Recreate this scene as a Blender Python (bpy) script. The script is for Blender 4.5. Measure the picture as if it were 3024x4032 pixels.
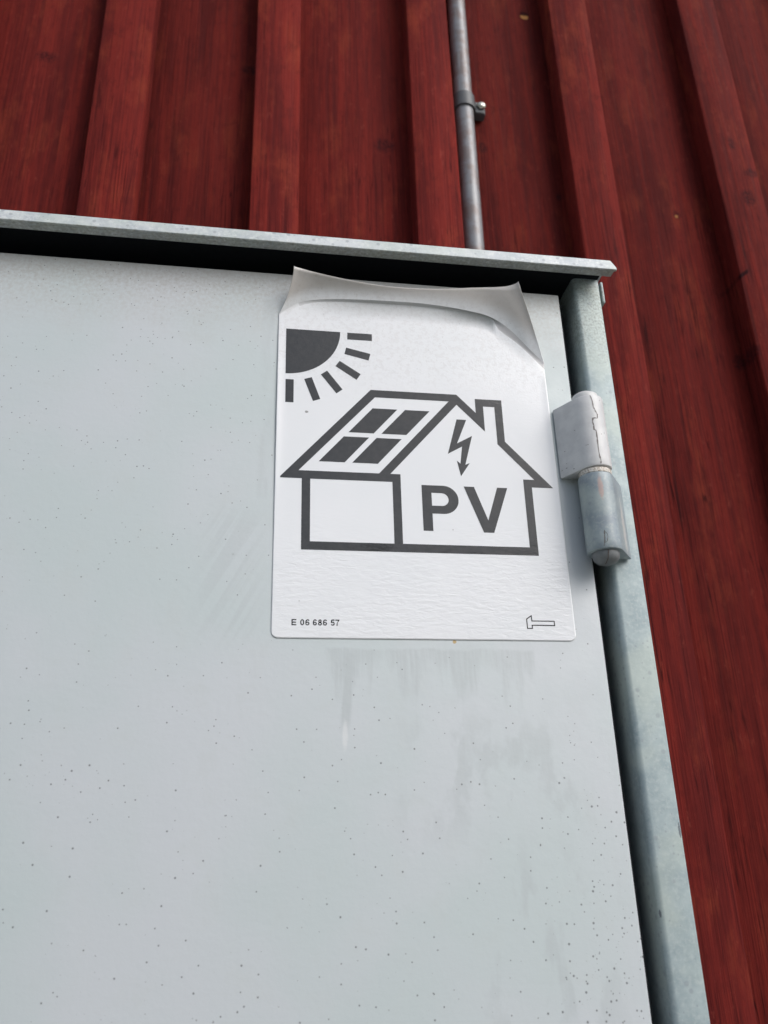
import bpy, bmesh, math, random
from mathutils import Vector, Matrix
random.seed(7)
S = 0.001                      # all lengths below are in millimetres
scene = bpy.context.scene
for o in list(bpy.data.objects): bpy.data.objects.remove(o)

# ------------------------------------------------------------------ camera
R_ = Vector((0.98758, -0.15460, -0.02742)); U_ = Vector((-0.03376, -0.37961, 0.92453)); W_ = Vector((0.15334, 0.91214, 0.38012))
cam = bpy.data.cameras.new('camera'); co = bpy.data.objects.new('camera', cam)
scene.collection.objects.link(co)
m = Matrix((R_, U_, -W_)).transposed().to_4x4(); m.translation = Vector((-9.684, -382.723, -94.597)) * S
co.matrix_world = m
cam.sensor_fit = 'VERTICAL'; cam.sensor_height = 6.96; cam.lens = 6.96 * 3300.12 / 4032
cam.clip_start = 0.01; cam.clip_end = 500
cam.dof.use_dof = True; cam.dof.focus_distance = 0.436; cam.dof.aperture_fstop = 2.4
scene.camera = co
scene.render.resolution_x = 768; scene.render.resolution_y = 1024

# ------------------------------------------------------------------ light
SUN_EL, SUN_AZ = 38, 45        # azimuth measured from straight in front of the wall towards the right
world = bpy.data.worlds.new("World"); scene.world = world; world.use_nodes = True
wn = world.node_tree; wn.nodes.clear()
sky = wn.nodes.new('ShaderNodeTexSky'); sky.sky_type = 'NISHITA'; sky.sun_disc = False
sky.sun_elevation = math.radians(SUN_EL); sky.sun_rotation = math.radians(180 - SUN_AZ)
sky.air_density = 1.0; sky.dust_density = 2.5; sky.ozone_density = 1.0
hs = wn.nodes.new('ShaderNodeHueSaturation'); hs.inputs['Saturation'].default_value = 0.62
bg = wn.nodes.new('ShaderNodeBackground'); bg.inputs[1].default_value = 0.12
wo = wn.nodes.new('ShaderNodeOutputWorld')
wn.links.new(sky.outputs[0], hs.inputs['Color']); wn.links.new(hs.outputs[0], bg.inputs[0]); wn.links.new(bg.outputs[0], wo.inputs[0])
sun = bpy.data.lights.new('sun', 'SUN'); sun.energy = 1.1; sun.angle = math.radians(40); sun.color = (1, .985, .965)
so = bpy.data.objects.new('sun', sun); scene.collection.objects.link(so)
el, az = math.radians(SUN_EL), math.radians(SUN_AZ)
sd = Vector((math.sin(az) * math.cos(el), -math.cos(az) * math.cos(el), math.sin(el)))
so.rotation_euler = sd.to_track_quat('Z', 'Y').to_euler()
scene.view_settings.view_transform = 'Standard'; scene.view_settings.look = 'None'
scene.view_settings.gamma = 1; scene.view_settings.use_curve_mapping = False
scene.view_settings.exposure = 0.53

# ------------------------------------------------------------------ object helpers
def put(name, bm, mats, parent=None, label=None, cat=None, kind=None, group=None, smooth=False, auto=None):
    me = bpy.data.meshes.new(name)
    for v in bm.verts: v.co *= S
    bmesh.ops.recalc_face_normals(bm, faces=bm.faces)
    if smooth:
        for f in bm.faces: f.smooth = True
        if auto is not None:
            for e in bm.edges:
                if len(e.link_faces) == 2 and e.calc_face_angle(0) > math.radians(auto): e.smooth = False
    bm.to_mesh(me); bm.free()
    o = bpy.data.objects.new(name, me); scene.collection.objects.link(o)
    for mt in (mats if isinstance(mats, (list, tuple)) else [mats]): me.materials.append(mt)
    if parent: o.parent = parent
    tag(o, label, cat, kind, group)
    return o
def tag(o, label=None, cat=None, kind=None, group=None):
    if label: o['label'] = label
    if cat: o['category'] = cat
    if kind: o['kind'] = kind
    if group: o['group'] = group
def thing(name, label, cat, group=None):
    o = bpy.data.objects.new(name, None); scene.collection.objects.link(o); o.empty_display_size = .02
    tag(o, label, cat, None, group); return o
def box(x0, x1, y0, y1, z0, z1, bev=0, seg=2, bm=None):
    own = bmesh.new()
    bmesh.ops.create_cube(own, size=1)
    for v in own.verts:
        v.co = Vector((x0 + (v.co.x + .5) * (x1 - x0), y0 + (v.co.y + .5) * (y1 - y0), z0 + (v.co.z + .5) * (z1 - z0)))
    if bev: bmesh.ops.bevel(own, geom=own.edges[:], offset=bev, segments=seg, profile=.5, affect='EDGES')
    if bm is None: return own
    t = bpy.data.meshes.new('t'); own.to_mesh(t); bm.from_mesh(t); bpy.data.meshes.remove(t); own.free()
    return bm
def extrude_z(profile, zs, shear=None, cap=True):
    """profile: closed list of (x,y); zs: list of z ; shear(x,y,z)->z"""
    bm = bmesh.new(); rings = []
    for z in zs:
        rings.append([bm.verts.new((x, y, shear(x, y, z) if shear else z)) for x, y in profile])
    n = len(profile)
    for a, b in zip(rings, rings[1:]):
        for i in range(n): bm.faces.new((a[i], a[(i + 1) % n], b[(i + 1) % n], b[i]))
    if cap: bm.faces.new(rings[0][::-1]); bm.faces.new(rings[-1])
    return bm
def revolve(prof, cx, cy, seg=32):
    """prof: list of (r,z) bottom to top around the axis x=cx,y=cy"""
    bm = bmesh.new(); rings = []
    for r, z in prof:
        if r < 1e-6: rings.append([bm.verts.new((cx, cy, z))])
        else: rings.append([bm.verts.new((cx + r * math.cos(2 * math.pi * i / seg), cy + r * math.sin(2 * math.pi * i / seg), z)) for i in range(seg)])
    for a, b in zip(rings, rings[1:]):
        for i in range(seg):
            j = (i + 1) % seg
            if len(a) == 1 and len(b) == 1: continue
            if len(a) == 1: bm.faces.new((a[0], b[i], b[j]))
            elif len(b) == 1: bm.faces.new((a[i], a[j], b[0]))
            else: bm.faces.new((a[i], a[j], b[j], b[i]))
    for ring, flip in ((rings[0], True), (rings[-1], False)):
        if len(ring) > 1: bm.faces.new(ring[::-1] if flip else ring)
    return bm

# ------------------------------------------------------------------ material helpers
class G:
    def __init__(s, name):
        s.m = bpy.data.materials.new(name); s.m.use_nodes = True; s.t = s.m.node_tree; s.t.nodes.clear()
        s.b = s.t.nodes.new('ShaderNodeBsdfPrincipled'); s.o = s.t.nodes.new('ShaderNodeOutputMaterial')
        s.t.links.new(s.b.outputs[0], s.o.inputs[0])
        tc = s.t.nodes.new('ShaderNodeTexCoord')
        vm = s.t.nodes.new('ShaderNodeVectorMath'); vm.operation = 'SCALE'; vm.inputs[3].default_value = 1000
        s.t.links.new(tc.outputs['Object'], vm.inputs[0]); s.p = vm.outputs[0]
        sp = s.t.nodes.new('ShaderNodeSeparateXYZ'); s.t.links.new(s.p, sp.inputs[0])
        s.x, s.y, s.z = sp.outputs
    def _in(s, sock, v):
        if hasattr(v, 'is_linked') or hasattr(v, 'links'): s.t.links.new(v, sock)
        elif isinstance(v, (tuple, list)) and len(v) == 3 and sock.type == 'RGBA': sock.default_value = (*v, 1)
        else: sock.default_value = v
    def math(s, op, a, b=0.0, c=0.0, clamp=False):
        n = s.t.nodes.new('ShaderNodeMath'); n.operation = op; n.use_clamp = clamp
        s._in(n.inputs[0], a); s._in(n.inputs[1], b); s._in(n.inputs[2], c); return n.outputs[0]
    def vec(s, scale, off=None, base=None):
        n = s.t.nodes.new('ShaderNodeVectorMath'); n.operation = 'MULTIPLY'; s.t.links.new(base or s.p, n.inputs[0]); n.inputs[1].default_value = scale
        if off is None: return n.outputs[0]
        a = s.t.nodes.new('ShaderNodeVectorMath'); a.operation = 'ADD'; s.t.links.new(n.outputs[0], a.inputs[0])
        s._in(a.inputs[1], off); return a.outputs[0]
    def noise(s, scale, detail=3, rough=.55, vec=None, dist=0, color=False):
        n = s.t.nodes.new('ShaderNodeTexNoise'); n.inputs['Scale'].default_value = scale; n.inputs['Detail'].default_value = detail
        n.inputs['Roughness'].default_value = rough; n.inputs['Distortion'].default_value = dist
        s.t.links.new(vec if vec is not None else s.p, n.inputs['Vector']); return n.outputs['Color' if color else 'Fac']
    def ramp(s, f, a, b, lo=0.0, hi=1.0, smooth=True):
        n = s.t.nodes.new('ShaderNodeMapRange'); n.interpolation_type = 'SMOOTHSTEP' if smooth else 'LINEAR'; n.clamp = True
        s._in(n.inputs[0], f)
        for i, v in zip((1, 2, 3, 4), (a, b, lo, hi)): s._in(n.inputs[i], v)
        return n.outputs[0]
    def mix(s, f, a, b, mode='MIX'):
        n = s.t.nodes.new('ShaderNodeMix'); n.data_type = 'RGBA'; n.blend_type = mode
        s._in(n.inputs[0], f); s._in(n.inputs[6], a); s._in(n.inputs[7], b); return n.outputs[2]
    def mul(s, *a):
        r = a[0]
        for b in a[1:]: r = s.math('MULTIPLY', r, b)
        return r
    def mx(s, *a):
        r = a[0]
        for b in a[1:]: r = s.math('MAXIMUM', r, b)
        return r
    def dots(s, cell, radius, density, seed=0.0, mask=None, planar=True):
        """small round specks: voronoi cells of which a share carries one"""
        v = s.vec((1 / cell, 0 if planar else 1 / cell, 1 / cell), (seed, 0, seed * .7))
        n = s.t.nodes.new('ShaderNodeTexVoronoi'); n.inputs['Scale'].default_value = 1; n.inputs['Randomness'].default_value = 1
        s.t.links.new(v, n.inputs['Vector'])
        sp = s.t.nodes.new('ShaderNodeSeparateColor'); s.t.links.new(n.outputs['Color'], sp.inputs[0])
        dens = density if mask is None else s.math('MULTIPLY', mask, density)
        keep = s.math('LESS_THAN', sp.outputs[0], dens)
        rr = s.math('MULTIPLY', s.math('MULTIPLY_ADD', sp.outputs[1], .9, .45), radius / cell)
        d = s.ramp(n.outputs['Distance'], rr, s.math('MULTIPLY', rr, .5))
        return s.math('MULTIPLY', d, keep)
    def spot(s, cx, cz, rx, rz, wob=None, soft=.5):
        a = s.math('DIVIDE', s.math('SUBTRACT', s.x, cx), rx); b = s.math('DIVIDE', s.math('SUBTRACT', s.z, cz), rz)
        d = s.math('SQRT', s.math('ADD', s.math('MULTIPLY', a, a), s.math('MULTIPLY', b, b)))
        if wob is not None: d = s.math('ADD', d, s.math('MULTIPLY', s.math('SUBTRACT', wob, .5), 1.2))
        return s.ramp(d, 1 + soft / 2, 1 - soft / 2)
    def rect(s, x0, x1, z0, z1, soft):
        return s.mul(s.ramp(s.x, x0 - soft, x0 + soft), s.ramp(s.x, x1 + soft, x1 - soft), s.ramp(s.z, z0 - soft, z0 + soft), s.ramp(s.z, z1 + soft, z1 - soft))
    def bump(s, h, dist, strength=1.0, prev=None):
        n = s.t.nodes.new('ShaderNodeBump'); n.inputs['Strength'].default_value = strength; n.inputs['Distance'].default_value = dist * S
        s._in(n.inputs['Height'], h)
        if prev is not None: s.t.links.new(prev, n.inputs['Normal'])
        return n.outputs[0]
    def done(s, col, rough, normal=None, metal=0.0, spec=.5, coat=0.0, coat_rough=.1, coat_normal=None):
        b = s.b.inputs
        s._in(b['Base Color'], col); s._in(b['Roughness'], rough); s._in(b['Metallic'], metal); b['Specular IOR Level'].default_value = spec
        if normal is not None: s.t.links.new(normal, b['Normal'])
        if coat: s._in(b['Coat Weight'], coat); b['Coat Roughness'].default_value = coat_rough
        if coat_normal is not None: s.t.links.new(coat_normal, b['Coat Normal'])
        return s.m

# --- painted door
g = G('door_paint')
big = g.noise(.011, 3, .5)
mid = g.noise(.06, 4, .6)
col = g.mix(g.ramp(big, .35, .68), (.480, .537, .547), (.520, .550, .578))
col = g.mix(g.mul(g.ramp(mid, .5, .75), .25), col, (.48, .51, .51))
# dusty top of the door, with the hood's shade painted in
dust_shade_n = g.noise(.5, 4, .7)
dust_shade = g.mul(g.ramp(g.math('ADD', g.z, g.math('MULTIPLY', mid, 30)), 165, 218), g.ramp(dust_shade_n, .3, .75))
col = g.mix(g.mul(dust_shade, .6), col, (.37, .34, .31))
dust_shade2 = g.mul(g.ramp(g.math('ADD', g.z, g.math('MULTIPLY', dust_shade_n, 12)), 192, 214), .55)  # darker upper band: hood shade painted together with the dirt
col = g.mix(dust_shade2, col, (.26, .245, .23))
# wiped smears under and beside the sticker
st = g.noise(1.0, 4, .62, vec=g.vec((.06, 0, .012), (6.3, 0, 1.1)))
fine = g.noise(1.0, 3, .6, vec=g.vec((.7, 0, .05)))
edge = g.math('ADD', g.math('ADD', g.z, g.math('MULTIPLY', g.ramp(st, .38, .66), 22)), g.math('MULTIPLY', fine, 4))
sm1 = g.mul(g.ramp(g.x, 24, 27), g.ramp(g.x, 127, 124), g.ramp(g.math('ADD', g.z, g.math('MULTIPLY', g.noise(.12, 3, .6), 4)), -1.5, -3.5), g.ramp(edge, -12, 4), g.ramp(fine, .3, .6, .55, 1))
drip = g.mul(g.ramp(g.math('ABSOLUTE', g.math('SUBTRACT', g.x, g.math('MULTIPLY_ADD', g.z, .07, 37.0))), 3.0, 1.2), g.ramp(g.z, -46, -34), g.ramp(g.z, -4, -8))
sm2 = g.mul(g.rect(60, 145, -84, -36, 14), g.ramp(g.noise(1, 4, .6, vec=g.vec((.05, 0, .03), (7, 0, 2))), .5, .62))
sm3 = g.mul(g.rect(90, 150, -170, -95, 16), g.ramp(g.noise(1, 4, .6, vec=g.vec((.05, 0, .02), (1, 0, 5))), .5, .6))
dg = g.math('MULTIPLY_ADD', g.z, -.55, g.x)
n_ = g.t.nodes.new('ShaderNodeCombineXYZ'); g.t.links.new(g.math('MULTIPLY', dg, .22), n_.inputs[0]); g.t.links.new(g.math('MULTIPLY', g.z, .01), n_.inputs[2])
sm4 = g.mul(g.rect(-32, -6, 0, 62, 9), g.ramp(g.noise(1, 3, .6, vec=n_.outputs[0]), .44, .6))
sm5 = g.mul(g.rect(-8, -2, 70, 190, 2), g.ramp(st, .4, .6))
smear = g.mx(g.mul(sm1, .7), g.mul(drip, .8), g.mul(sm2, .55), g.mul(sm3, .5), g.mul(sm4, .35), g.mul(sm5, .5))
col = g.mix(g.mul(smear, g.ramp(fine, .2, .7, .75, 1)), col, (.412, .447, .462))
pale = g.mul(g.spot(34.0, -44, 1.2, 6, g.noise(.5, 3, .7), .8), .5)
col = g.mix(pale, col, (.66, .67, .68))
cl = g.mul(g.ramp(g.noise(.025, 2, .5), .38, .56, .4, 1), g.ramp(g.noise(.09, 3, .6), .40, .6, .15, 1))
left = g.ramp(g.x, 20, -60, .25, 1)
d1 = g.dots(2.1, .30, .9, 3.1, mask=g.mul(cl, left, g.ramp(g.z, 0, 60, .3, 1)))
d2 = g.dots(3.2, .36, .8, 9.2, mask=cl)
m3 = g.mul(g.ramp(g.x, 112, 142), g.ramp(g.z, -40, -125), g.ramp(g.noise(.05, 3, .6), .38, .56, .25, 1))
d3 = g.mx(g.dots(2.9, .50, 1.2, 5.7, mask=m3), g.dots(2.3, .40, .9, 15.3, mask=m3), g.dots(1.5, .28, .8, 25.3, mask=g.mul(g.spot(141, -42, 3, 9, g.noise(.2, 2), .8), .8)))
d4 = g.dots(4.0, .42, .6, 1.7, mask=g.ramp(g.z, -20, -90))
d5 = g.dots(33.0, .9, .3, 11.7)
sp = g.mx(d1, d2, d3, d4, g.mul(d5, .6))
col = g.mix(g.mul(sp, .78), col, (.10, .105, .115))
rust = g.spot(86.9, -.9, .85, .85, g.noise(1.5, 2), .5)
col = g.mix(rust, col, (.42, .30, .13))
nrm = g.bump(g.noise(.25, 3, .6), .25, .35)
nrm = g.bump(g.noise(2.2, 2, .6), .03, .5, nrm)
nrm = g.bump(sp, .12, -.6, nrm)
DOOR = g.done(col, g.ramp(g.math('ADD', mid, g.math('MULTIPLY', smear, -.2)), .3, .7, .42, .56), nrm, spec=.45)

# --- galvanised sheet
def galv(name, tint=(.385, .46, .475), dark=(.30, .37, .395), pale=(.475, .53, .53), dirt=.35):
    g = G(name)
    a = g.noise(.09, 4, .6); b = g.noise(.45, 4, .65); c = g.noise(1.6, 3, .7)
    col = g.mix(g.ramp(a, .35, .65), tint, dark)
    col = g.mix(g.mul(g.ramp(b, .45, .7), .6), col, pale)
    col = g.mix(g.mul(g.ramp(g.noise(.03, 3, .5), .45, .65), .5), col, (.50, .56, .51))
    col = g.mix(g.mul(g.ramp(c, .62, .75), dirt), col, (.20, .19, .17))
    d = g.mx(g.dots(4.5, 1.1, .5, 2.2, planar=False), g.dots(2.2, .5, .4, 7.2, planar=False))
    col = g.mix(g.mul(d, .55), col, (.28, .31, .34))
    nrm = g.bump(b, .12, .5); nrm = g.bump(c, .05, .5, nrm)
    return g, col, nrm
g, col, nrm = galv('galvanised_post')
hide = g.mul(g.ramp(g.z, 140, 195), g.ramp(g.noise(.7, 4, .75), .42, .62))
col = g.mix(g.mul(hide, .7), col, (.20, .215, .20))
chip = g.mx(g.spot(186.9, -87, .6, 3.2, g.noise(1.1, 4, .7), .3), g.spot(172.4, -121, .35, 1.6, g.noise(1.3, 4, .7), .3))
col = g.mix(g.mul(chip, .85), col, (.12, .13, .15))
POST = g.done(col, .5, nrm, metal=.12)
g, col, nrm = galv('galvanised_hood', (.60, .63, .645), (.46, .50, .53), (.74, .76, .74), .55)
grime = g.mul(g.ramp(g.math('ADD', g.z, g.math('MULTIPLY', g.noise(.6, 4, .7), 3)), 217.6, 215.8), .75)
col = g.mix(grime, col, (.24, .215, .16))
HOOD = g.done(col, .5, nrm, metal=.1)
g, col, nrm = galv('galvanised_knuckle', (.30, .355, .38), (.235, .28, .32), (.40, .44, .435), .5)
pk = g.mul(g.spot(163, 75, 1.2, 6, g.noise(.9, 3), .5), .7)
col = g.mix(pk, col, (.50, .34, .30))
wh = g.spot(177.5, 58, 1.6, 14, g.noise(.5, 3), .6)
col = g.mix(g.mul(wh, .7), col, (.55, .53, .50))
KNUCK = g.done(col, .42, nrm, metal=.05)

g = G('knuckle_paint')
col = g.mix(g.ramp(g.noise(.15, 3), .35, .7), (.60, .60, .61), (.68, .68, .685))
sp = g.mx(g.dots(2.0, .30, .5, 4.4, mask=g.ramp(g.noise(.16, 2), .38, .56), planar=True), g.mul(g.dots(4.2, .4, .3, 1.4), .7))
col = g.mix(g.mul(sp, .7), col, (.17, .15, .15))
PAINT = g.done(col, .4, g.bump(sp, .12, -.6, g.bump(g.noise(.5, 3), .15, .4)))
g = G('worn_washer')
col = g.mix(g.ramp(g.noise(.9, 4, .7), .4, .62), (.68, .65, .60), (.34, .28, .22))
WASH = g.done(col, .5, g.bump(g.noise(1.2, 3), .2, .6))
g = G('pin_metal'); PIN = g.done(g.mix(g.noise(.6, 3), (.15, .16, .17), (.22, .23, .235)), .45, g.bump(g.noise(.9, 3), .1, .5), metal=.1)
g = G('pin_cap_paint'); CAPP = g.done(g.mix(g.noise(.6, 3), (.66, .66, .66), (.58, .58, .58)), .4, g.bump(g.noise(.9, 3), .1, .5))
g = G('crack_dirt'); CRACK = g.done(g.mix(g.noise(1.2, 3), (.05, .035, .03), (.14, .11, .09)), .9)
g = G('gap_shade_black'); SHADE = g.done(g.mix(g.noise(.3, 3), (.006, .007, .010), (.012, .014, .018)), .75, spec=.2)  # near-black for added pieces that darken the gaps and hood underside
g = G('cabinet_inside'); INSIDE = g.done(g.mix(g.noise(.1, 3), (.012, .018, .026), (.022, .03, .038)), .7, spec=.2)

# --- sticker film and print share one surface relief
def film_normal(g):
    rip = g.noise(1, 3, .55, vec=g.vec((.17, .3, .50)), dist=.5)
    peel = g.noise(1, 2, .55, vec=g.vec((.75, 1, .95)))
    low = g.ramp(g.z, 62, 30, .35, 1.0)
    n = g.t.nodes.new('ShaderNodeBump'); n.inputs['Strength'].default_value = .8; n.inputs['Distance'].default_value = .26 * S
    g.t.links.new(g.math('MULTIPLY', rip, low), n.inputs['Height'])
    top = g.mul(g.ramp(g.z, 118, 150), g.noise(1.1, 3, .65))
    b = g.bump(peel, .05, .9, n.outputs[0]); b = g.bump(top, .12, .8, b)
    bub = g.dots(11, .8, .22, 6.6)
    # crushed patch on the bottom bar of the house
    cr = g.mul(g.spot(51, 46.3, 9, 2.2, g.noise(.3, 3), .5), g.noise(.9, 4, .7))
    b = g.bump(bub, .1, .7, b)
    return g.bump(cr, .12, .5, b)
g = G('sticker_film')
rough_patch = g.mul(g.ramp(g.z, 120, 160), g.ramp(g.noise(.35, 4, .7), .48, .62))
col = g.mix(g.ramp(g.noise(.02, 2), .35, .65), (.80, .815, .84), (.82, .83, .855))
col = g.mix(g.mul(rough_patch, .22), col, (.50, .47, .47))
spk = g.mx(g.dots(5.5, .34, .22, 8.8), g.mul(g.dots(1.7, .3, .22, 2.8, mask=g.mul(g.ramp(g.z, 118, 165), g.ramp(g.noise(.08, 3), .4, .6))), .55))
col = g.mix(g.mul(spk, .55), col, (.25, .24, .23))
smd = g.spot(15.5, 119.5, .9, .6, g.noise(1.2, 2), .4)
col = g.mix(g.mul(smd, .8), col, (.2, .19, .18))
brown = g.mul(g.ramp(g.z, 176, 200), g.ramp(g.noise(.5, 4, .7), .56, .7), g.ramp(g.x, 70, 0, .3, 1))
col = g.mix(g.mul(brown, .4), col, (.33, .24, .18))
col = g.mix(g.mul(g.ramp(g.y, -1.6, -6), .3), col, (.80, .74, .70))
fn = film_normal(g)
rip_ = g.mul(g.noise(1, 3, .6, vec=g.vec((.17, .3, .50)), dist=.5), g.ramp(g.z, 75, 35, .12, 1), g.ramp(g.noise(.03, 2), .35, .6, .4, 1))
soft = g.bump(rip_, .34, .75)
soft = g.bump(g.mul(g.noise(.9, 4, .7), g.ramp(g.z, 118, 150)), .10, .7, soft)
FILM = g.done(col, .5, soft, spec=.1, coat=1.0, coat_rough=.07, coat_normal=fn)
g.b.inputs['Coat IOR'].default_value = 1.5
g.t.links.new(g.math('ADD', .06, g.math('MULTIPLY', rough_patch, .22)), g.b.inputs['Coat Roughness'])
# where the film stands clear of the door some daylight comes through it
tr = g.t.nodes.new('ShaderNodeBsdfTranslucent'); tr.inputs[0].default_value = (.86, .80, .75, 1); mxs = g.t.nodes.new('ShaderNodeMixShader')
g.t.links.new(g.ramp(g.y, -1.8, -6, 0, .45), mxs.inputs[0]); g.t.links.new(g.b.outputs[0], mxs.inputs[1]); g.t.links.new(tr.outputs[0], mxs.inputs[2]); g.t.links.new(mxs.outputs[0], g.o.inputs[0])
g2_ = FILM.copy(); g2_.name = 'sticker_film_band'; FILMT = g2_  # greyer film between B and the crease, stronger towards the right
nt = FILMT.node_tree; pb = [n for n in nt.nodes if n.type == 'BSDF_PRINCIPLED'][0]
g = G.__new__(G); g.m = FILMT; g.t = nt; g.b = pb
tc_ = nt.nodes.new('ShaderNodeTexCoord'); vm_ = nt.nodes.new('ShaderNodeVectorMath'); vm_.operation = 'SCALE'; vm_.inputs[3].default_value = 1000
nt.links.new(tc_.outputs['Object'], vm_.inputs[0]); g.p = vm_.outputs[0]; sx_ = nt.nodes.new('ShaderNodeSeparateXYZ'); nt.links.new(g.p, sx_.inputs[0]); g.x, g.y, g.z = sx_.outputs
old = pb.inputs['Base Color'].links[0].from_socket
nt.links.new(g.mix(g.ramp(g.x, 105, 122, .45, .85), old, (.50, .49, .50)), pb.inputs['Base Color'])
g = G('grey_print')
col = g.mix(g.ramp(g.noise(.3, 4, .6), .3, .7), (.024, .025, .026), (.034, .034, .034))
col = g.mix(g.mul(g.dots(6, .35, .3, 3.3), .7), col, (.015, .015, .016))
crk_ = g.mul(g.spot(51, 46.2, 8, 1.9, g.noise(.4, 3), .5), g.ramp(g.math('ABSOLUTE', g.math('SUBTRACT', g.noise(1, 3, .6, vec=g.vec((.22, 0, .7))), .5)), .11, .05))
col = g.mix(g.mul(crk_, .9), col, (.004, .004, .004))
PRINT = g.done(col, .5, None, spec=.1, coat=1.0, coat_rough=.09, coat_normal=film_normal(g))
g.b.inputs['Coat IOR'].default_value = 1.5
g = G('black_print'); BLACK = g.done((.012, .012, .014), .25)
g = G('film_underside'); UNDER = g.done(g.mix(g.noise(.5, 3), (.55, .50, .40), (.45, .42, .36)), .6)

# --- red painted wood
KN = [(-27, 588, 7, 5), (98, 512, 9, 8), (191.9, 522, 4, 7), (436.5, 537, 3.2, 7.5), (453, 502, 10, 5), (441, 470, 7, 9), (378, 462.3, 3.6, 4.5), (-207, 577, 9, 6), (410, 300, 6, 8), (262, 470, 3, 4)]
g = G('red_wood')
oi = g.t.nodes.new('ShaderNodeObjectInfo'); rnd = oi.outputs['Random']
cx = g.t.nodes.new('ShaderNodeCombineXYZ'); g.t.links.new(g.math('MULTIPLY', rnd, 37), cx.inputs[0]); g.t.links.new(g.math('MULTIPLY', rnd, 91), cx.inputs[2]); off = cx.outputs[0]
wob = g.noise(.035, 3, .6)
broad = g.noise(1, 4, .6, vec=g.vec((.055, .055, .0045), off), dist=.6)
blot = g.noise(1, 5, .65, vec=g.vec((.03, .03, .012), off))
gr = g.noise(1, 4, .65, vec=g.vec((.34, .34, .007), off), dist=.3)
gr2 = g.noise(1, 3, .6, vec=g.vec((1.3, 1.3, .014), off))
tone = g.math('ADD', g.mul(broad, .55), g.mul(gr, .45))
col = g.mix(g.ramp(tone, .36, .64), (.092, .0120, .0112), (.180, .0215, .0170))
col = g.mix(g.mul(g.ramp(blot, .5, .72), .55), col, (.245, .043, .023))
col = g.mix(g.mul(g.ramp(gr2, .5, .74), g.ramp(g.z, 620, 250, .2, .75)), col, (.045, .007, .007))
mott = g.noise(1, 4, .7, vec=g.vec((.16, .16, .07), off))
col = g.mix(g.mul(g.ramp(mott, .5, .68), .38), col, (.068, .0105, .0100))
col = g.mix(g.mul(g.ramp(mott, .42, .28), .35), col, (.25, .050, .036))
crk = g.mul(g.ramp(g.math('ABSOLUTE', g.math('SUBTRACT', g.noise(1, 2, .5, vec=g.vec((.11, .11, .0028), off)), .5)), .011, .002), g.ramp(g.noise(1, 2, .5, vec=g.vec((.02, .02, .006), off)), .45, .6))
crk2 = g.mul(g.ramp(g.math('ABSOLUTE', g.math('SUBTRACT', g.noise(1, 2, .5, vec=g.vec((.24, .24, .004), off)), .5)), .020, .004), g.ramp(g.noise(1, 2, .5, vec=g.vec((.03, .03, .006), off)), .34, .5))
cr = g.mul(g.mx(crk, g.mul(crk2, .75)), g.ramp(g.z, 620, 330, .30, 1))
col = g.mix(g.mul(cr, .8), col, (.018, .004, .005))
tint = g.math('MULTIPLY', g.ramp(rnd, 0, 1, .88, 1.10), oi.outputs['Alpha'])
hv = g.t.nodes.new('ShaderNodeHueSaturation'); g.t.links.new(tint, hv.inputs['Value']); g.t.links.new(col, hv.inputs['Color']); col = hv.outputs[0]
wk = g.noise(.22, 4, .7)
ks = None
for (a, b, rx, rz) in KN:
    k = g.spot(a, b, rx, rz, wk, .8); ks = k if ks is None else g.mx(ks, k)
col = g.mix(g.mul(ks, g.ramp(g.noise(.35, 4, .7), .3, .6), .75), col, (.03, .008, .010))
sq = g.mul(g.ramp(g.math('ABSOLUTE', g.math('SUBTRACT', g.math('SUBTRACT', g.z, 378), g.math('MULTIPLY', g.math('SUBTRACT', g.x, 414.5), .75))), 3.2, 1.2), g.ramp(g.x, 404, 407), g.ramp(g.x, 424, 421), g.ramp(g.y, 178, 172.8, .3, 1))
col = g.mix(g.mul(sq, .85), col, (.008, .004, .006))
res = g.mx(g.spot(250.5, 708.5, 4.0, 3.2, wk, .4), g.mul(g.spot(377.5, 460.5, 1.6, 1.8, wk, .5), .7))
col = g.mix(res, col, (.42, .20, .07))
resk = g.spot(250.5, 713.5, 4.5, 3.0, wk, .4); col = g.mix(g.mul(resk, .8), col, (.02, .005, .006))
nrm = g.bump(gr, 1.1, .6); nrm = g.bump(gr2, .5, .6, nrm); nrm = g.bump(cr, 1.0, -.8, nrm); nrm = g.bump(ks, 1.5, -.5, nrm)
WOOD = g.done(col, g.ramp(gr, .3, .7, .7, .85), nrm, spec=.05)

g = G('conduit_metal')
col = g.mix(g.ramp(g.noise(.07, 4, .6), .4, .65), (.23, .235, .25), (.18, .145, .14))
col = g.mix(g.mul(g.ramp(g.noise(1, 4, .6, vec=g.vec((.25, .25, .03))), .5, .7), .6), col, (.30, .31, .32))
col = g.mix(g.mul(g.ramp(g.noise(.5, 4, .7), .6, .75), .5), col, (.13, .10, .09))
PIPE = g.done(col, .45, g.bump(g.noise(.5, 3), .2, .4), metal=.2)
g = G('clamp_plastic'); CLAMP = g.done(g.mix(g.noise(.2, 3), (.075, .08, .088), (.10, .105, .11)), .5)
g = G('screw_metal'); SCREW = g.done(g.mix(g.noise(1.5, 3), (.75, .72, .62), (.55, .53, .48)), .22, g.bump(g.noise(.6, 3), .6, .8), metal=.9)
g = G('ground_cover')
col = g.mix(g.noise(.004, 4, .6), (.27, .27, .26), (.34, .335, .32))
col = g.mix(g.ramp(g.noise(.0006, 4), .45, .55), col, (.07, .10, .04))
GROUND = g.done(col, .95, g.bump(g.noise(.05, 4), 10, .6))
g = G('wall_backing'); BACK = g.done(g.mix(g.noise(.05, 3), (.03, .01, .01), (.04, .014, .012)), .9)
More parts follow.
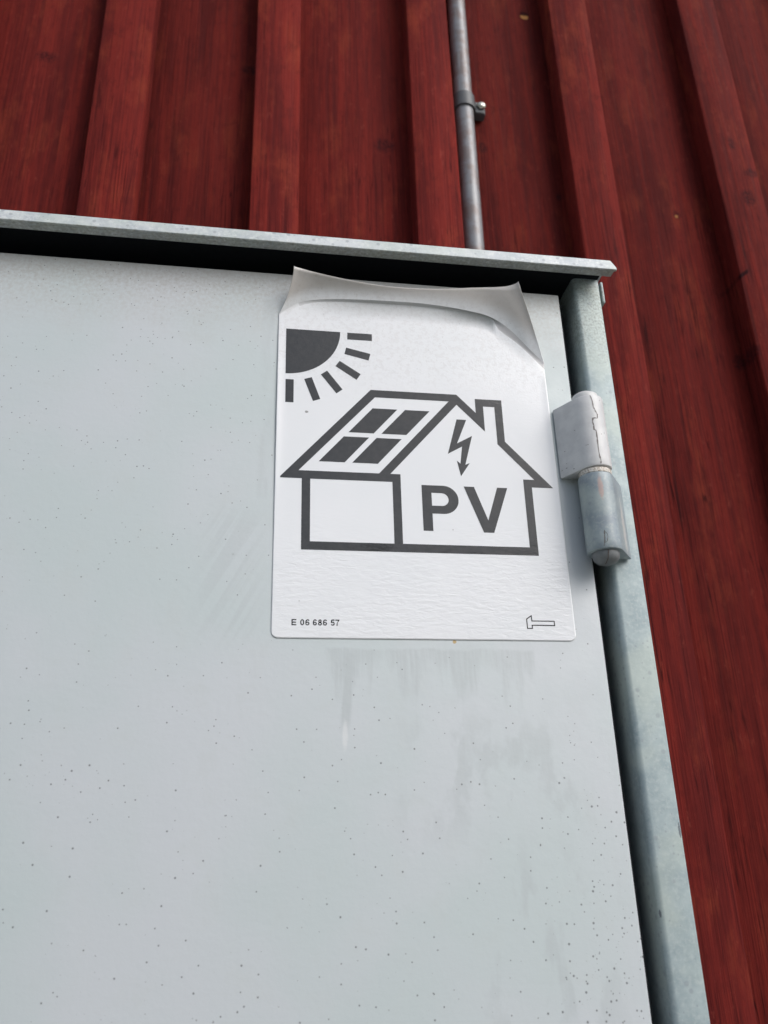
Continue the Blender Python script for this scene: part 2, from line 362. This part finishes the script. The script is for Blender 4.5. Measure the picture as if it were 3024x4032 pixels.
g = G('tree_leaves'); LEAF = g.done(g.mix(g.noise(.0006, 4), (.035, .055, .02), (.07, .10, .035)), .7)

# ------------------------------------------------------------------ setting
GZ = -1350
bm = bmesh.new(); bmesh.ops.create_grid(bm, x_segments=8, y_segments=8, size=120000)
for v in bm.verts: v.co.z = GZ
put('ground', bm, GROUND, kind='structure')
# tree belt across the yard, behind the camera: what the glossy film and the paint mirror low down
bm = bmesh.new(); rr = random.Random(3)
for i in range(9000):
    x = rr.uniform(-60000, 60000); top = 8200 + 1500 * math.sin(x / 5200) + 900 * math.sin(x / 1700 + 1) + rr.uniform(-900, 500)
    z = GZ + rr.random() ** .8 * (top); y = -27000 + rr.uniform(-3500, 2200) - 1200 * math.sin(x / 3900)
    s = rr.uniform(250, 620); n = Vector((rr.uniform(-1, 1), rr.uniform(-1, 1), rr.uniform(-1, 1))).normalized(); a = n.orthogonal().normalized() * s; b = n.cross(a).normalized() * s * .7
    c = Vector((x, y, z)); bm.faces.new([bm.verts.new(c + q) for q in (a, b, -a, -b)])
put('tree_belt', bm, LEAF, label='dense green belt of trees across the yard', cat='trees', kind='stuff')

# ------------------------------------------------------------------ wooden wall
wall = thing('wooden_wall', 'red painted board and batten wall behind the metal cabinet', 'wall')
ZB, ZT = GZ + 120, 1500
def plank(x0, x1, y0, y1, bev, wob, rr):
    w = [(x0 + bev, y0), (x1 - bev, y0), (x1 - bev * .3, y0 + bev * .3), (x1, y0 + bev), (x1, y1), (x0, y1), (x0, y0 + bev), (x0 + bev * .3, y0 + bev * .3)]
    bm = bmesh.new(); rings = []; n = 26; ph = rr.uniform(0, 9)
    for i in range(n + 1):
        z = ZB + (ZT - ZB) * i / n
        dx = wob * math.sin(z / 310 + ph) * .6 + rr.uniform(-.25, .25) * wob; dy = wob * .5 * math.sin(z / 420 + ph * 2)
        rings.append([bm.verts.new((x + dx, y + (dy if y < y1 - 1 else 0), z)) for x, y in w])
    k = len(w)
    for a, b in zip(rings, rings[1:]):
        for i in range(k): bm.faces.new((a[i], a[(i + 1) % k], b[(i + 1) % k], b[i]))
    bm.faces.new(rings[0]); bm.faces.new(rings[-1]); return bm
rr = random.Random(11)
BAT = [-876, -733, -589, -446, -303, (-157.5, -113.5), (-22.0, 18.6), (119.6, 160.6), (267.6, 308.8), (413, 457), 560, 706, 850, 995, 1140]
BAT = [b if isinstance(b, tuple) else (b, b + 42) for b in BAT]
for i, (a, b) in enumerate(BAT):
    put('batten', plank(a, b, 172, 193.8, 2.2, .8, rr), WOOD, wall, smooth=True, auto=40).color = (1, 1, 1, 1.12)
    if i + 1 < len(BAT):
        c = BAT[i + 1][0]; ov = rr.uniform(9, 13)
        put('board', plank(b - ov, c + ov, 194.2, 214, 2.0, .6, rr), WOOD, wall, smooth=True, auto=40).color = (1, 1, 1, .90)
put('backing', box(-900, 1200, 216, 240, ZB, ZT), BACK, wall)
put('plinth', box(-920, 1220, 196, 420, GZ - 50, ZB - 2), POST, wall)

# ------------------------------------------------------------------ conduit and clamp
PX, PY, PR = 172.4, 184.6, 8.9
def lean(bm, k=.009):
    for v in bm.verts: v.co.x += (v.co.z - 420) * k
    return bm
bm = revolve([(PR, 224), (PR, 520), (PR, 700), (PR, ZT - 60)], PX, PY, 32)
cp = thing('conduit_pipe', 'weathered grey conduit pipe running down the red wall into the cabinet top', 'pipe')
put('tube', lean(bm), PIPE, cp, smooth=True, auto=40)
put('entry_collar', lean(revolve([(PR + .2, 223.5), (PR + 3, 223.5), (PR + 3, 231), (PR + 1, 232.5), (PR + .2, 232.5)], PX, PY, 32)), CLAMP, cp, smooth=True, auto=40)
cl = thing('pipe_clamp', 'dark grey clip with a shiny screw holding the conduit to the wall', 'clamp')
zc = 562; PX += (562 - 420) * .009
prof = []
R1, R2 = PR + 1.9, PR + .05
n = 20
bm = bmesh.new()
def ringpts(R):
    return [(PX + R * math.cos(math.pi * 1.0 + math.pi * i / n), PY + R * math.sin(math.pi + math.pi * i / n)) for i in range(n + 1)]
o_, i_ = ringpts(R1), ringpts(R2)
prof = [(PX - R1, 193.6)] + o_ + [(PX + R1, 193.6), (PX + R2, 193.6)] + i_[::-1] + [(PX - R2, 193.6)]
bm = extrude_z(prof, [zc - 8, zc + 8], cap=True)
put('saddle', bm, CLAMP, cl, smooth=True, auto=30)
bm = extrude_z([(PX + R1 + .1, 183.5), (PX + R1 + 8, 183.5), (PX + R1 + 10.5, 185.5), (PX + R1 + 10.5, 193.5), (PX + R1 + .1, 193.5)], [zc - 8, zc + 5.5])
bmesh.ops.bevel(bm, geom=bm.edges[:], offset=.6, segments=2, affect='EDGES')
put('lug', bm, CLAMP, cl, smooth=True, auto=30)
sc = revolve([(4.4, 0), (4.4, .9), (3.6, 2.3), (2.0, 3.1), (.0, 3.3)], 0, 0, 20)
bmesh.ops.rotate(sc, verts=sc.verts, cent=(0, 0, 0), matrix=Matrix.Rotation(math.radians(82), 3, 'X'))
bmesh.ops.translate(sc, verts=sc.verts, vec=(PX + R1 + 6.2, 183.3, zc + .5))
put('screw', sc, SCREW, cl, smooth=True, auto=40)

# ------------------------------------------------------------------ cabinet
cab = thing('metal_cabinet', 'grey metal electrical cabinet with galvanised hood against the red wall', 'cabinet')
XL, XR = -455.0, 188.0; CB = -720.0
# carcass: open fronted box
bm = bmesh.new()
box(XR - 1.8, XR - .3, 25, 171, CB, 219, bm=bm); box(XL + .3, XL + 1.8, 25, 171, CB, 219, bm=bm)
box(XL + 1.9, XR - 1.9, 168, 170.5, CB, 219, bm=bm); box(XL + 1.9, XR - 1.9, 25, 167.9, CB, CB + 2, bm=bm)
put('carcass', bm, POST, cab)
put('inner_panel', box(XL + 2, XR - 2, 34, 36, CB + 2.5, 218.5), INSIDE, cab)
# right hand post: folded channel with a rounded front corner
def channel(xa, xb, mirror=False):
    pts = []
    r = 2.6
    for i in range(7):
        t = math.pi + (math.pi / 2) * i / 6
        pts.append((xa + r + r * math.cos(t), r + r * math.sin(t)))
    r2 = 1.2
    for i in range(5):
        t = -math.pi / 2 + (math.pi / 2) * i / 4
        pts.append((xb - r2 + r2 * math.cos(t), r2 + r2 * math.sin(t)))
    pts += [(xb, 24.9), (xa + .0, 24.9)]
    if mirror: pts = [(XL + XR - x, y) for x, y in pts]
    return extrude_z(pts, [CB + k * (219 - CB) / 8 for k in range(9)])
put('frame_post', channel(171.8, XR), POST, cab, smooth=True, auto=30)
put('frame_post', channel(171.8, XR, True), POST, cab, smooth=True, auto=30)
put('gap_shade_strip', box(158, 171.4, 25.2, 33.8, CB + 3, 219, .5), SHADE, cab)  # added black strip that darkens the depth of the door gap
put('gap_shade_strip', box(XL + 17, 157.8, 20, 33.8, 207, 219, .5), SHADE, cab)  # added black strip in place of the shade above the door
put('gap_shade_bar', box(161.95, 166.6, 8, 25, CB + 22, 206, 1.6, 3), SHADE, cab, smooth=True, auto=30)  # invented black bar beside the door edge, deepens shade and soaks up bounce
put('bottom_rail', box(XL + 16.5, 171.5, 1, 24.8, CB, CB + 18, 1), POST, cab)
# hood: top plate with a folded, mitred front lip
HL, HR = -470, 193.0
bm = bmesh.new()
fl = [(HL, 215.2), (HR - .2, 215.2), (HR, 215.5), (HR, 217.2), (HR - 2.9, 222.4), (HL + 2.9, 222.4), (HL, 217.2)]
f1 = [bm.verts.new((x, -14.9 + (z - 215.2) * .12, z)) for x, z in fl]; f2 = [bm.verts.new((x, -12.9 + (z - 215.2) * .12, z)) for x, z in fl]
bm.faces.new(f1); bm.faces.new(f2[::-1])
for i in range(len(fl)): j = (i + 1) % len(fl); bm.faces.new((f1[i], f1[j], f2[j], f2[i]))
bmesh.ops.bevel(bm, geom=[e for e in bm.edges], offset=.35, segments=2, affect='EDGES')
hood = put('hood', box(HL + 3, HR - 3, -11.9, 171, 221.2, 222.6), HOOD, cab)
lip = put('front_lip', bm, HOOD, hood, smooth=True, auto=35)
put('lip_return', box(HL + 1, HR - 1.2, -12.8, -8.2, 215.3, 216.3, .2), HOOD, hood)
put('hood_shade_sheet', box(HL + 4, HR - 5.5, -11.7, 170, 219.2, 221.0), SHADE, hood)  # added black sheet standing in for the shade under the hood
# small clip beside the top of the post
bm = box(189.3, 191.0, .8, 9, 203.6, 218.6, .6, 2)
put('side_clip', bm, POST, cab, smooth=True, auto=35)
put('clip_shadow_gap', box(188.05, 189.2, 3, 9, 206, 217), SHADE, cab) if False else None

# door leaf: folded sheet
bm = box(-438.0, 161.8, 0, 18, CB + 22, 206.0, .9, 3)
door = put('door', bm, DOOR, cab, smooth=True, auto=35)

# hinge
hinge = bpy.data.objects.new('hinge', None); scene.collection.objects.link(hinge); hinge.parent = cab
def drop(cx, cy, R, tx, ty, rnd=.8):
    """drop shaped section: a circle and the two tangents to a pointed tail"""
    d = math.hypot(tx - cx, ty - cy); base = math.atan2(ty - cy, tx - cx); al = math.acos(R / d)
    pts = []
    n = 40; a0 = base + al; a1 = base - al + 2 * math.pi
    for i in range(n + 1):
        t = a0 + (a1 - a0) * i / n; pts.append((cx + R * math.cos(t), cy + R * math.sin(t)))
    # slightly blunt tail
    for k in (-1, 1):
        pts.append((tx - math.sin(base) * .3 * k, ty + math.cos(base) * .3 * k))
    return pts
def knuckle(prof, z0, z1, shear, bev):
    c = (sum(p[0] for p in prof) / len(prof), sum(p[1] for p in prof) / len(prof))
    bm = bmesh.new(); rings = []
    def ring(z, s):
        pts = []
        for x, y in prof:
            dx, dy = x - c[0], y - c[1]; L = math.hypot(dx, dy); k = (L - s) / L
            xx, yy = c[0] + dx * k, c[1] + dy * k
            pts.append(bm.verts.new((xx, yy, z + shear * (xx - 165))))
        return pts
    levels = [(z0, bev), (z0 + bev * .3, bev * .3), (z0 + bev, 0)] + [(z0 + bev + (z1 - z0 - 2 * bev) * i / 8, 0) for i in range(1, 8)] + [(z1 - bev, 0), (z1 - bev * .3, bev * .3), (z1, bev)]
    rings = [ring(*l) for l in levels]; n = len(prof)
    for a, b in zip(rings, rings[1:]):
        for i in range(n): bm.faces.new((a[i], a[(i + 1) % n], b[(i + 1) % n], b[i]))
    bm.faces.new(rings[0][::-1]); bm.faces.new(rings[-1]); return bm
HX, HY, HRad = 165.0, -9.3, 9.0
up = drop(HX, HY, HRad, 149.6, -.8)
lo = drop(HX - .2, HY, HRad, 182.0, -1.4)
uk = put('upper_knuckle', knuckle(up, 87.6, 129.0, .055, .7), PAINT, hinge, smooth=True, auto=40, label='white painted upper half of the hinge')
lk = put('lower_knuckle', knuckle(lo, 42.6, 84.2, .0, .8), KNUCK, hinge, smooth=True, auto=40, label='bare blue grey lower half of the hinge')
put('washer', revolve([(8.1, 84.3), (8.4, 84.5), (8.4, 86.6), (8.1, 87.0)], HX, HY, 40), WASH, hinge, smooth=True, auto=40)
put('pin_cap', revolve([(7.2, 128.9), (7.2, 130.6), (6.7, 132.2), (5.2, 133.3), (3, 133.9), (0, 134.1)], HX, HY, 36), CAPP, hinge, smooth=True, auto=50)
bm = revolve([(0, 36.2), (2.6, 36.6), (4.8, 37.6), (6.3, 39.2), (6.8, 41.0), (6.8, 42.55)], HX - .2, HY - .3, 36)
put('pin_head', bm, PIN, hinge, smooth=True, auto=50, label='round grey head of the hinge pin')
# paint cracks follow the curve of each knuckle
def crack(pts, cx, cy, R, w):
    bm = bmesh.new(); rr = random.Random(5); P = []
    for (a, b) in zip(pts, pts[1:]):
        for k in range(3):
            t = k / 3; P.append((a[0] + (b[0] - a[0]) * t + rr.uniform(-.07, .07), a[1] + (b[1] - a[1]) * t))
    P.append(pts[-1])
    prev = None
    for i, (x, z) in enumerate(P):
        q = P[min(i + 1, len(P) - 1)]; p = P[max(i - 1, 0)]
        d = Vector((q[0] - p[0], q[1] - p[1])); d = d.normalized() if d.length else Vector((0, 1)); nx, nz = -d.y, d.x
        ww = w * rr.uniform(.5, 1.3) * (.4 if i in (0, len(P) - 1) else 1)
        vs = []
        for s in (-1, 0, 1):
            xx, zz = x + nx * ww * s, z + nz * ww * s; dx = max(-R * .98, min(R * .98, xx - cx))
            vs.append(bm.verts.new((xx, cy - math.sqrt(R * R - dx * dx) - (.04 if s else -.02), zz)))
        if prev:
            for k in (0, 1): bm.faces.new((prev[k], prev[k + 1], vs[k + 1], vs[k]))
        prev = vs
    return bm
cu = [(163.9, 128.4), (164.7, 125.0), (164.9, 121.3), (165.7, 118.8), (166.7, 117.0), (166.3, 114.6), (165.0, 114.7), (163.8, 114.5), (163.4, 112.4), (163.8, 110.3), (163.6, 107.7), (164.6, 107.4), (164.7, 104.2), (164.5, 99.7), (164.5, 96.1), (164.7, 92.6), (165.1, 89.8), (164.7, 88.2)]
put('paint_crack', crack(cu, HX, HY, HRad, .32), CRACK, hinge)
put('paint_crack', crack([(161.9, 52.0), (161.6, 47.9), (161.4, 45.5), (160.8, 43.6)], HX - .2, HY, HRad, .26), CRACK, hinge)
put('paint_crack', crack([(161.9, 51.4), (163.0, 49.8), (163.1, 47.5), (162.3, 45.6), (161.4, 45.4)], HX - .2, HY, HRad, .13), CRACK, hinge)
# slot in the pin head
bm = bmesh.new(); prev = None
for i in range(9):
    t = i / 8; a = math.radians(-8 + 70 * t); z = 42.2 - 4.2 * t; r = [6.85, 6.85, 6.6, 6.1, 5.4, 4.6, 3.7, 2.8, 2.0][i]; z = [42.4, 41.0, 40.2, 39.0, 38.2, 37.5, 37.0, 36.65, 36.4][i]
    vs = [bm.verts.new((HX - .2 - 1.6 + dx + .1 * math.sin(i * 2), HY - .3 - math.sqrt(max(0, r * r - 2)) - .06, z - .03)) for dx in (-.2, .2)]
    if prev: bm.faces.new((prev[0], prev[1], vs[1], vs[0]))
    prev = vs
put('paint_crack', bm, CRACK, hinge)

# ------------------------------------------------------------------ the sticker
stk = thing('warning_sticker', 'glossy white solar house sticker with its top edge peeling off the cabinet door', 'sticker')
YS = -.30
W = 148.0
def lerp_curve(pts, t):
    for a, b in zip(pts, pts[1:]):
        if t <= b[0]:
            k = (t - a[0]) / (b[0] - a[0]); k = k
            return Vector([a[i] + (b[i] - a[i]) * k for i in range(1, len(a))])
    return Vector(pts[-1][1:])
def smooth_curve(pts, t):
    # Catmull-Rom through (t, x, y, z)
    n = len(pts)
    for i in range(n - 1):
        if t <= pts[i + 1][0] or i == n - 2:
            p0 = pts[max(i - 1, 0)]; p1 = pts[i]; p2 = pts[i + 1]; p3 = pts[min(i + 2, n - 1)]
            h = p2[0] - p1[0]; k = (t - p1[0]) / h; out = []
            for c in range(1, len(p1)):
                m1 = (p2[c] - p0[c]) / max(1e-6, (p2[0] - p0[0])) * h; m2 = (p3[c] - p1[c]) / max(1e-6, (p3[0] - p1[0])) * h
                out.append((2*k**3-3*k**2+1)*p1[c] + (k**3-2*k**2+k)*m1 + (-2*k**3+3*k**2)*p2[c] + (k**3-k**2)*m2)
            return Vector(out)
# B: where the film lets go of the door, C: the crease, E: the free upper edge   (t, x, y, z)
Bc = [(0, 0, YS, 172), (.05, 6.0, YS, 180.5), (.10, 13.5, YS, 186.2), (.2, 28, YS, 189.2), (.4, 58, YS, 190.4), (.6, 88, YS, 190.2), (.76, 113, YS, 189.2), (.82, 120.5, YS, 185.0), (.85, 123, YS, 179), (.90, 132.5, YS, 171), (.95, 140, YS, 163.2), (1, 147.7, YS, 154)]
Cc = [(0, 0, -.5, 178.4), (.05, 6.2, -.8, 183.5), (.10, 12.5, -1.0, 187.6), (.2, 28, -1.5, 190.2), (.4, 58, -2.2, 191.2), (.6, 86, -2.2, 190.9), (.76, 112, -2.0, 187.6), (.82, 121.5, -1.8, 184.2), (.87, 130.5, -1.5, 177.2), (.93, 140.5, -1.0, 165.8), (1, 148.0, -.4, 158.2)]
Ec = [(0, 7.21, -13.0, 201.3), (0.03, 9.99, -12.0, 201.34), (0.1, 19.21, -10.3, 200.49), (0.22, 35.08, -8.0, 199.46), (0.4, 59.64, -6.3, 198.12), (0.6, 86.29, -6.0, 199.01), (0.78, 108.91, -7.3, 200.84), (0.91, 125.37, -10.0, 200.97), (0.97, 131.09, -12.0, 201.75), (1, 132.9, -13.5, 202.38)]
us = [0, .004, .01, .02, .03, .045] + [.06 + i * (.88 / 70) for i in range(71)] + [.955, .97, .98, .99, .996, 1]
bm = bmesh.new(); cols = []
fr = [0, .004, .01, .02, .035] + [.05 + .95 * i / 16 for i in range(17)]
rad = 3.2
for u in us:
    B, C, E = smooth_curve(Bc, u), smooth_curve(Cc, u), smooth_curve(Ec, u)
    xb = u * W; dxe = min(xb, W - xb)
    zb = rad - math.sqrt(max(0, rad * rad - (rad - dxe) ** 2)) if dxe < rad else 0
    col = []
    for f in fr:
        k = f * f * (3 - 2 * f)
        x = xb + (B.x - xb) * f ** 3; z = zb + (B.z - zb) * f
        # faint waviness and a lifting left margin
        bulge = -.5 * math.exp(-((x) / 2.2) ** 2) * math.exp(-((z - 120) / 45) ** 2) - .25 * math.exp(-((x - W) / 2.0) ** 2) * math.exp(-((z - 110) / 50) ** 2)
        col.append(bm.verts.new((x, YS + bulge, z)))
    for s in (.33, .66): col.append(bm.verts.new(B.lerp(C, s) + Vector((0, .12, 0))))
    col.append(bm.verts.new(C))
    # flap: leaves the crease, then sweeps out to the free edge
    L = (E - C).length; sd_ = min(1, max(0, abs(u - .5) * 2 - .55) / .45); sd_ = sd_ * sd_ * (3 - 2 * sd_)
    Pm = C + Vector((0, -.38, .86)) * L * .50
    Pe = C.lerp(E, .5) + (Vector((3.2, .8, 1.0)) if u < .5 else Vector((.6, .8, 1.6)))
    P1 = Pm.lerp(Pe, sd_)
    for s in [i / 12 for i in range(1, 13)]:
        q = C * (1 - s) ** 2 + P1 * 2 * s * (1 - s) + E * s * s
        if s > .9 and (u < .001 or u > .999): q.z += .2
        col.append(bm.verts.new(q))
    cols.append(col)
for a, b in zip(cols, cols[1:]):
    for i in range(len(a) - 1): bm.faces.new((a[i], b[i], b[i + 1], a[i + 1]))
nflat = len(fr)
film = put('film', bm, [FILM, UNDER, FILMT, UNDER], stk, smooth=True)
# sharp crease at C and at B
me = film.data
rows = len(cols[0])
flip = me.polygons[0].normal.y > 0
if flip: me.flip_normals()
fi = 0
for c in range(len(us) - 1):
    for r_i in range(rows - 1):
        if nflat - 1 <= r_i < nflat + 2 and us[c] > .08: me.polygons[fi].material_index = 2
        fi += 1
sharp = set()
for c in range(len(us) - 1):
    for rI in (nflat + 2,):
        sharp.add(tuple(sorted((c * rows + rI, (c + 1) * rows + rI))))
for e in me.edges:
    if tuple(sorted(e.vertices)) in sharp: e.use_edge_sharp = True
so_ = film.modifiers.new('thickness', 'SOLIDIFY'); so_.thickness = .13 * S; so_.offset = -1; so_.material_offset = 1; so_.material_offset_rim = 0; so_.use_even_offset = False

# print: each mark is its own thin layer of ink on the film
def ink(name, outer, holes=(), mat=None, label=None, y=YS - .05, th=.03):
    cu = bpy.data.curves.new('c', 'CURVE'); cu.dimensions = '2D'; cu.fill_mode = 'BOTH'; cu.extrude = th / 2
    for pts in [outer] + list(holes):
        sp = cu.splines.new('POLY'); sp.points.add(len(pts) - 1); sp.use_cyclic_u = True
        for p, (x, z) in zip(sp.points, pts): p.co = (x, z, 0, 1)
    t = bpy.data.objects.new('c', cu); me = bpy.data.meshes.new_from_object(t)
    bpy.data.objects.remove(t); bpy.data.curves.remove(cu)
    bm = bmesh.new(); bm.from_mesh(me); bpy.data.meshes.remove(me)
    for v in bm.verts: v.co = Vector((v.co.x, y + v.co.z, v.co.y))
    return put(name, bm, mat or PRINT, stk, label=label)
sunp = [(4.22, 169.84)]
for i in range(25):
    t = math.pi / 2 * i / 24; sunp.append((4.3 + 29.1 * math.cos(t), 169.8 - 27.9 * math.sin(t)))
ink('sun_symbol', sunp)
for r in ([(37.25, 169.75), (50.75, 169.8), (50.75, 165.45), (37.25, 165.45)], [(36.54, 160.16), (49.66, 157.09), (48.63, 152.86), (35.57, 156.05)],
          [(32.97, 151.54), (44.14, 144.02), (41.91, 140.37), (30.67, 148.1)], [(26.23, 144.97), (34.34, 134.0), (31.11, 131.4), (22.9, 142.44)],
          [(18.09, 140.44), (22.6, 127.52), (18.8, 126.08), (14.11, 139.06)], [(8.66, 138.39), (8.7, 124.65), (4.45, 124.65), (4.38, 138.39)]):
    ink('sun_ray', r)
ink('house_outline', [(1.96, 81.57), (49.36, 134.7), (96.0, 134.7), (106.1, 124.1), (106.1, 132.7), (120.9, 132.7), (120.9, 107.6), (144.9, 81.5), (133.25, 81.5), (133.25, 43.7), (13.4, 43.7), (13.4, 81.57)],
    [[(11.77, 85.95), (51.57, 130.3), (91.54, 130.3), (52.7, 85.95)], [(17.65, 81.5), (59.4, 81.5), (59.4, 48.05), (17.65, 48.05)],
     [(95.75, 128.5), (110.4, 113.1), (110.4, 128.3), (116.7, 128.3), (116.7, 105.9), (134.96, 85.87), (128.9, 85.87), (128.9, 48.1), (63.7, 48.1), (63.7, 85.95), (58.5, 85.95)]])
for p in ([(50.19, 123.6), (63.35, 123.6), (50.44, 108.76), (37.28, 108.76)], [(67.49, 123.6), (80.75, 123.6), (67.67, 108.76), (54.45, 108.76)],
          [(34.82, 106.2), (47.92, 106.2), (35.11, 91.4), (21.87, 91.4)], [(51.87, 106.2), (65.09, 106.2), (52.18, 91.4), (38.97, 91.4)]):
    ink('roof_panel', p)
ink('lightning_arrow', [(95.22, 119.55), (100.49, 119.55), (94.64, 105.27), (103.06, 110.1), (98.33, 92.99), (100.7, 94.02), (95.57, 86.26), (93.91, 95.15), (95.71, 93.5), (97.21, 103.53), (89.31, 98.87)])
# letter P with round bowl, letter V
def arc(cx, cz, rx, rz, a0, a1, n=14): return [(cx + rx * math.cos(math.radians(a0 + (a1 - a0) * i / n)), cz + rz * math.sin(math.radians(a0 + (a1 - a0) * i / n))) for i in range(n + 1)]
Pl = [(74.4, 55.4), (74.4, 80.45)] + arc(85.5, 72.65, 7.9, 7.8, 90, -90, 22) + [(79.4, 64.85), (79.4, 55.4)]
Ph = [(79.4, 76.3)] + arc(84.6, 72.72, 3.6, 3.55, 90, -90, 14) + [(79.4, 69.17)]
ink('letter', Pl, [Ph]); ink('letter', [(96.56, 80.5), (102.0, 80.5), (108.31, 62.12), (114.35, 80.55), (119.82, 80.55), (110.9, 55.4), (105.56, 55.4)])
# hammer mark, an outline
hm = [(123.63, 10.75), (126.11, 12.45), (126.2, 9.82), (137.6, 9.82), (137.6, 7.65), (126.15, 7.7), (126.15, 6.1), (123.67, 6.1)]
def offset(pts, d):
    out = []; n = len(pts)
    for i in range(n):
        a, b, c = Vector(pts[i - 1]), Vector(pts[i]), Vector(pts[(i + 1) % n])
        e1, e2 = (b - a).normalized(), (c - b).normalized(); n1, n2 = Vector((e1.y, -e1.x)), Vector((e2.y, -e2.x))
        k = (n1 + n2); k = k / max(.35, k.dot(n1)) if k.length > .01 else n1
        out.append(tuple(b + k * d))
    return out
ink('hammer_mark', offset(hm, -.24), [offset(hm, .24)], BLACK)
# order number drawn as stroked glyphs
def stroke(path, w, closed=False):
    n = len(path); L, Rr = [], []
    for i in range(n):
        a = Vector(path[i - 1] if (i > 0 or closed) else path[0]); c = Vector(path[(i + 1) % n] if (i < n - 1 or closed) else path[-1])
        d = (c - a); d = d.normalized() if d.length else Vector((1, 0)); nn = Vector((-d.y, d.x)) * w / 2; b = Vector(path[i])
        L.append(tuple(b + nn)); Rr.append(tuple(b - nn))
    return (L, Rr)
def glyph(ch, x, z, w, h, s=.50):
    k = s / 2; out = []
    def P(path, closed=False):
        L, Rr = stroke(path, s, closed)
        if closed: out.append((L, [Rr]))
        else: out.append((L + Rr[::-1], []))
    if ch == 'E': out.append(([(x, z), (x + w, z), (x + w, z + s), (x + s, z + s), (x + s, z + h / 2 - k), (x + w * .93, z + h / 2 - k), (x + w * .93, z + h / 2 + k), (x + s, z + h / 2 + k), (x + s, z + h - s), (x + w, z + h - s), (x + w, z + h), (x, z + h)], []))
    if ch == '0': P(arc(x + w / 2, z + h / 2, w / 2 - k, h / 2 - k, 0, 342, 19), True)
    if ch == '8':
        P(arc(x + w / 2, z + h * .73, w * .43 - k, h * .27 - k, 0, 337, 15), True); P(arc(x + w / 2, z + h * .29, w / 2 - k, h * .29 - k, 0, 337, 15), True)
    if ch == '6':
        P(arc(x + w / 2, z + h * .31, w / 2 - k, h * .31 - k, 0, 337, 15), True)
        P(arc(x + w * .56, z + h * .55, w * .56 - k, h * .45 - k, 35, 200, 12))
    if ch == '5':
        P([(x + w * .95, z + h - k), (x + w * .26, z + h - k)]); P([(x + w * .28, z + h - s * .3), (x + w * .16, z + h * .46)])
        P(arc(x + w * .48, z + h * .33, w * .52 - k, h * .33 - k, 140, -150, 14))
    if ch == '7': out.append(([(x, z + h), (x, z + h - s), (x + w * .70, z + h - s), (x + w * .42, z + h * .5), (x + w * .26, z), (x + w * .26 + s * 1.05, z), (x + w * .58, z + h * .5), (x + w, z + h - s * .8), (x + w, z + h)], []))
    return out
parts = []
for ch, x0, x1 in (('E', 9.45, 11.55), ('0', 13.5, 15.2), ('6', 15.9, 17.65), ('6', 19.4, 21.1), ('8', 21.8, 23.5), ('6', 24.15, 25.85), ('5', 27.75, 29.5), ('7', 29.95, 31.7)):
    parts += glyph(ch, x0 - .07, 6.15, x1 - x0 + .14, 2.95)
bm = bmesh.new()
for outer, holes in parts:
    o = ink('tmp', outer, holes, BLACK, th=.02); o.data.transform(Matrix.Scale(1 / S, 4)); bm.from_mesh(o.data)
    me_ = o.data; bpy.data.objects.remove(o); bpy.data.meshes.remove(me_)
put('order_number', bm, BLACK, stk)
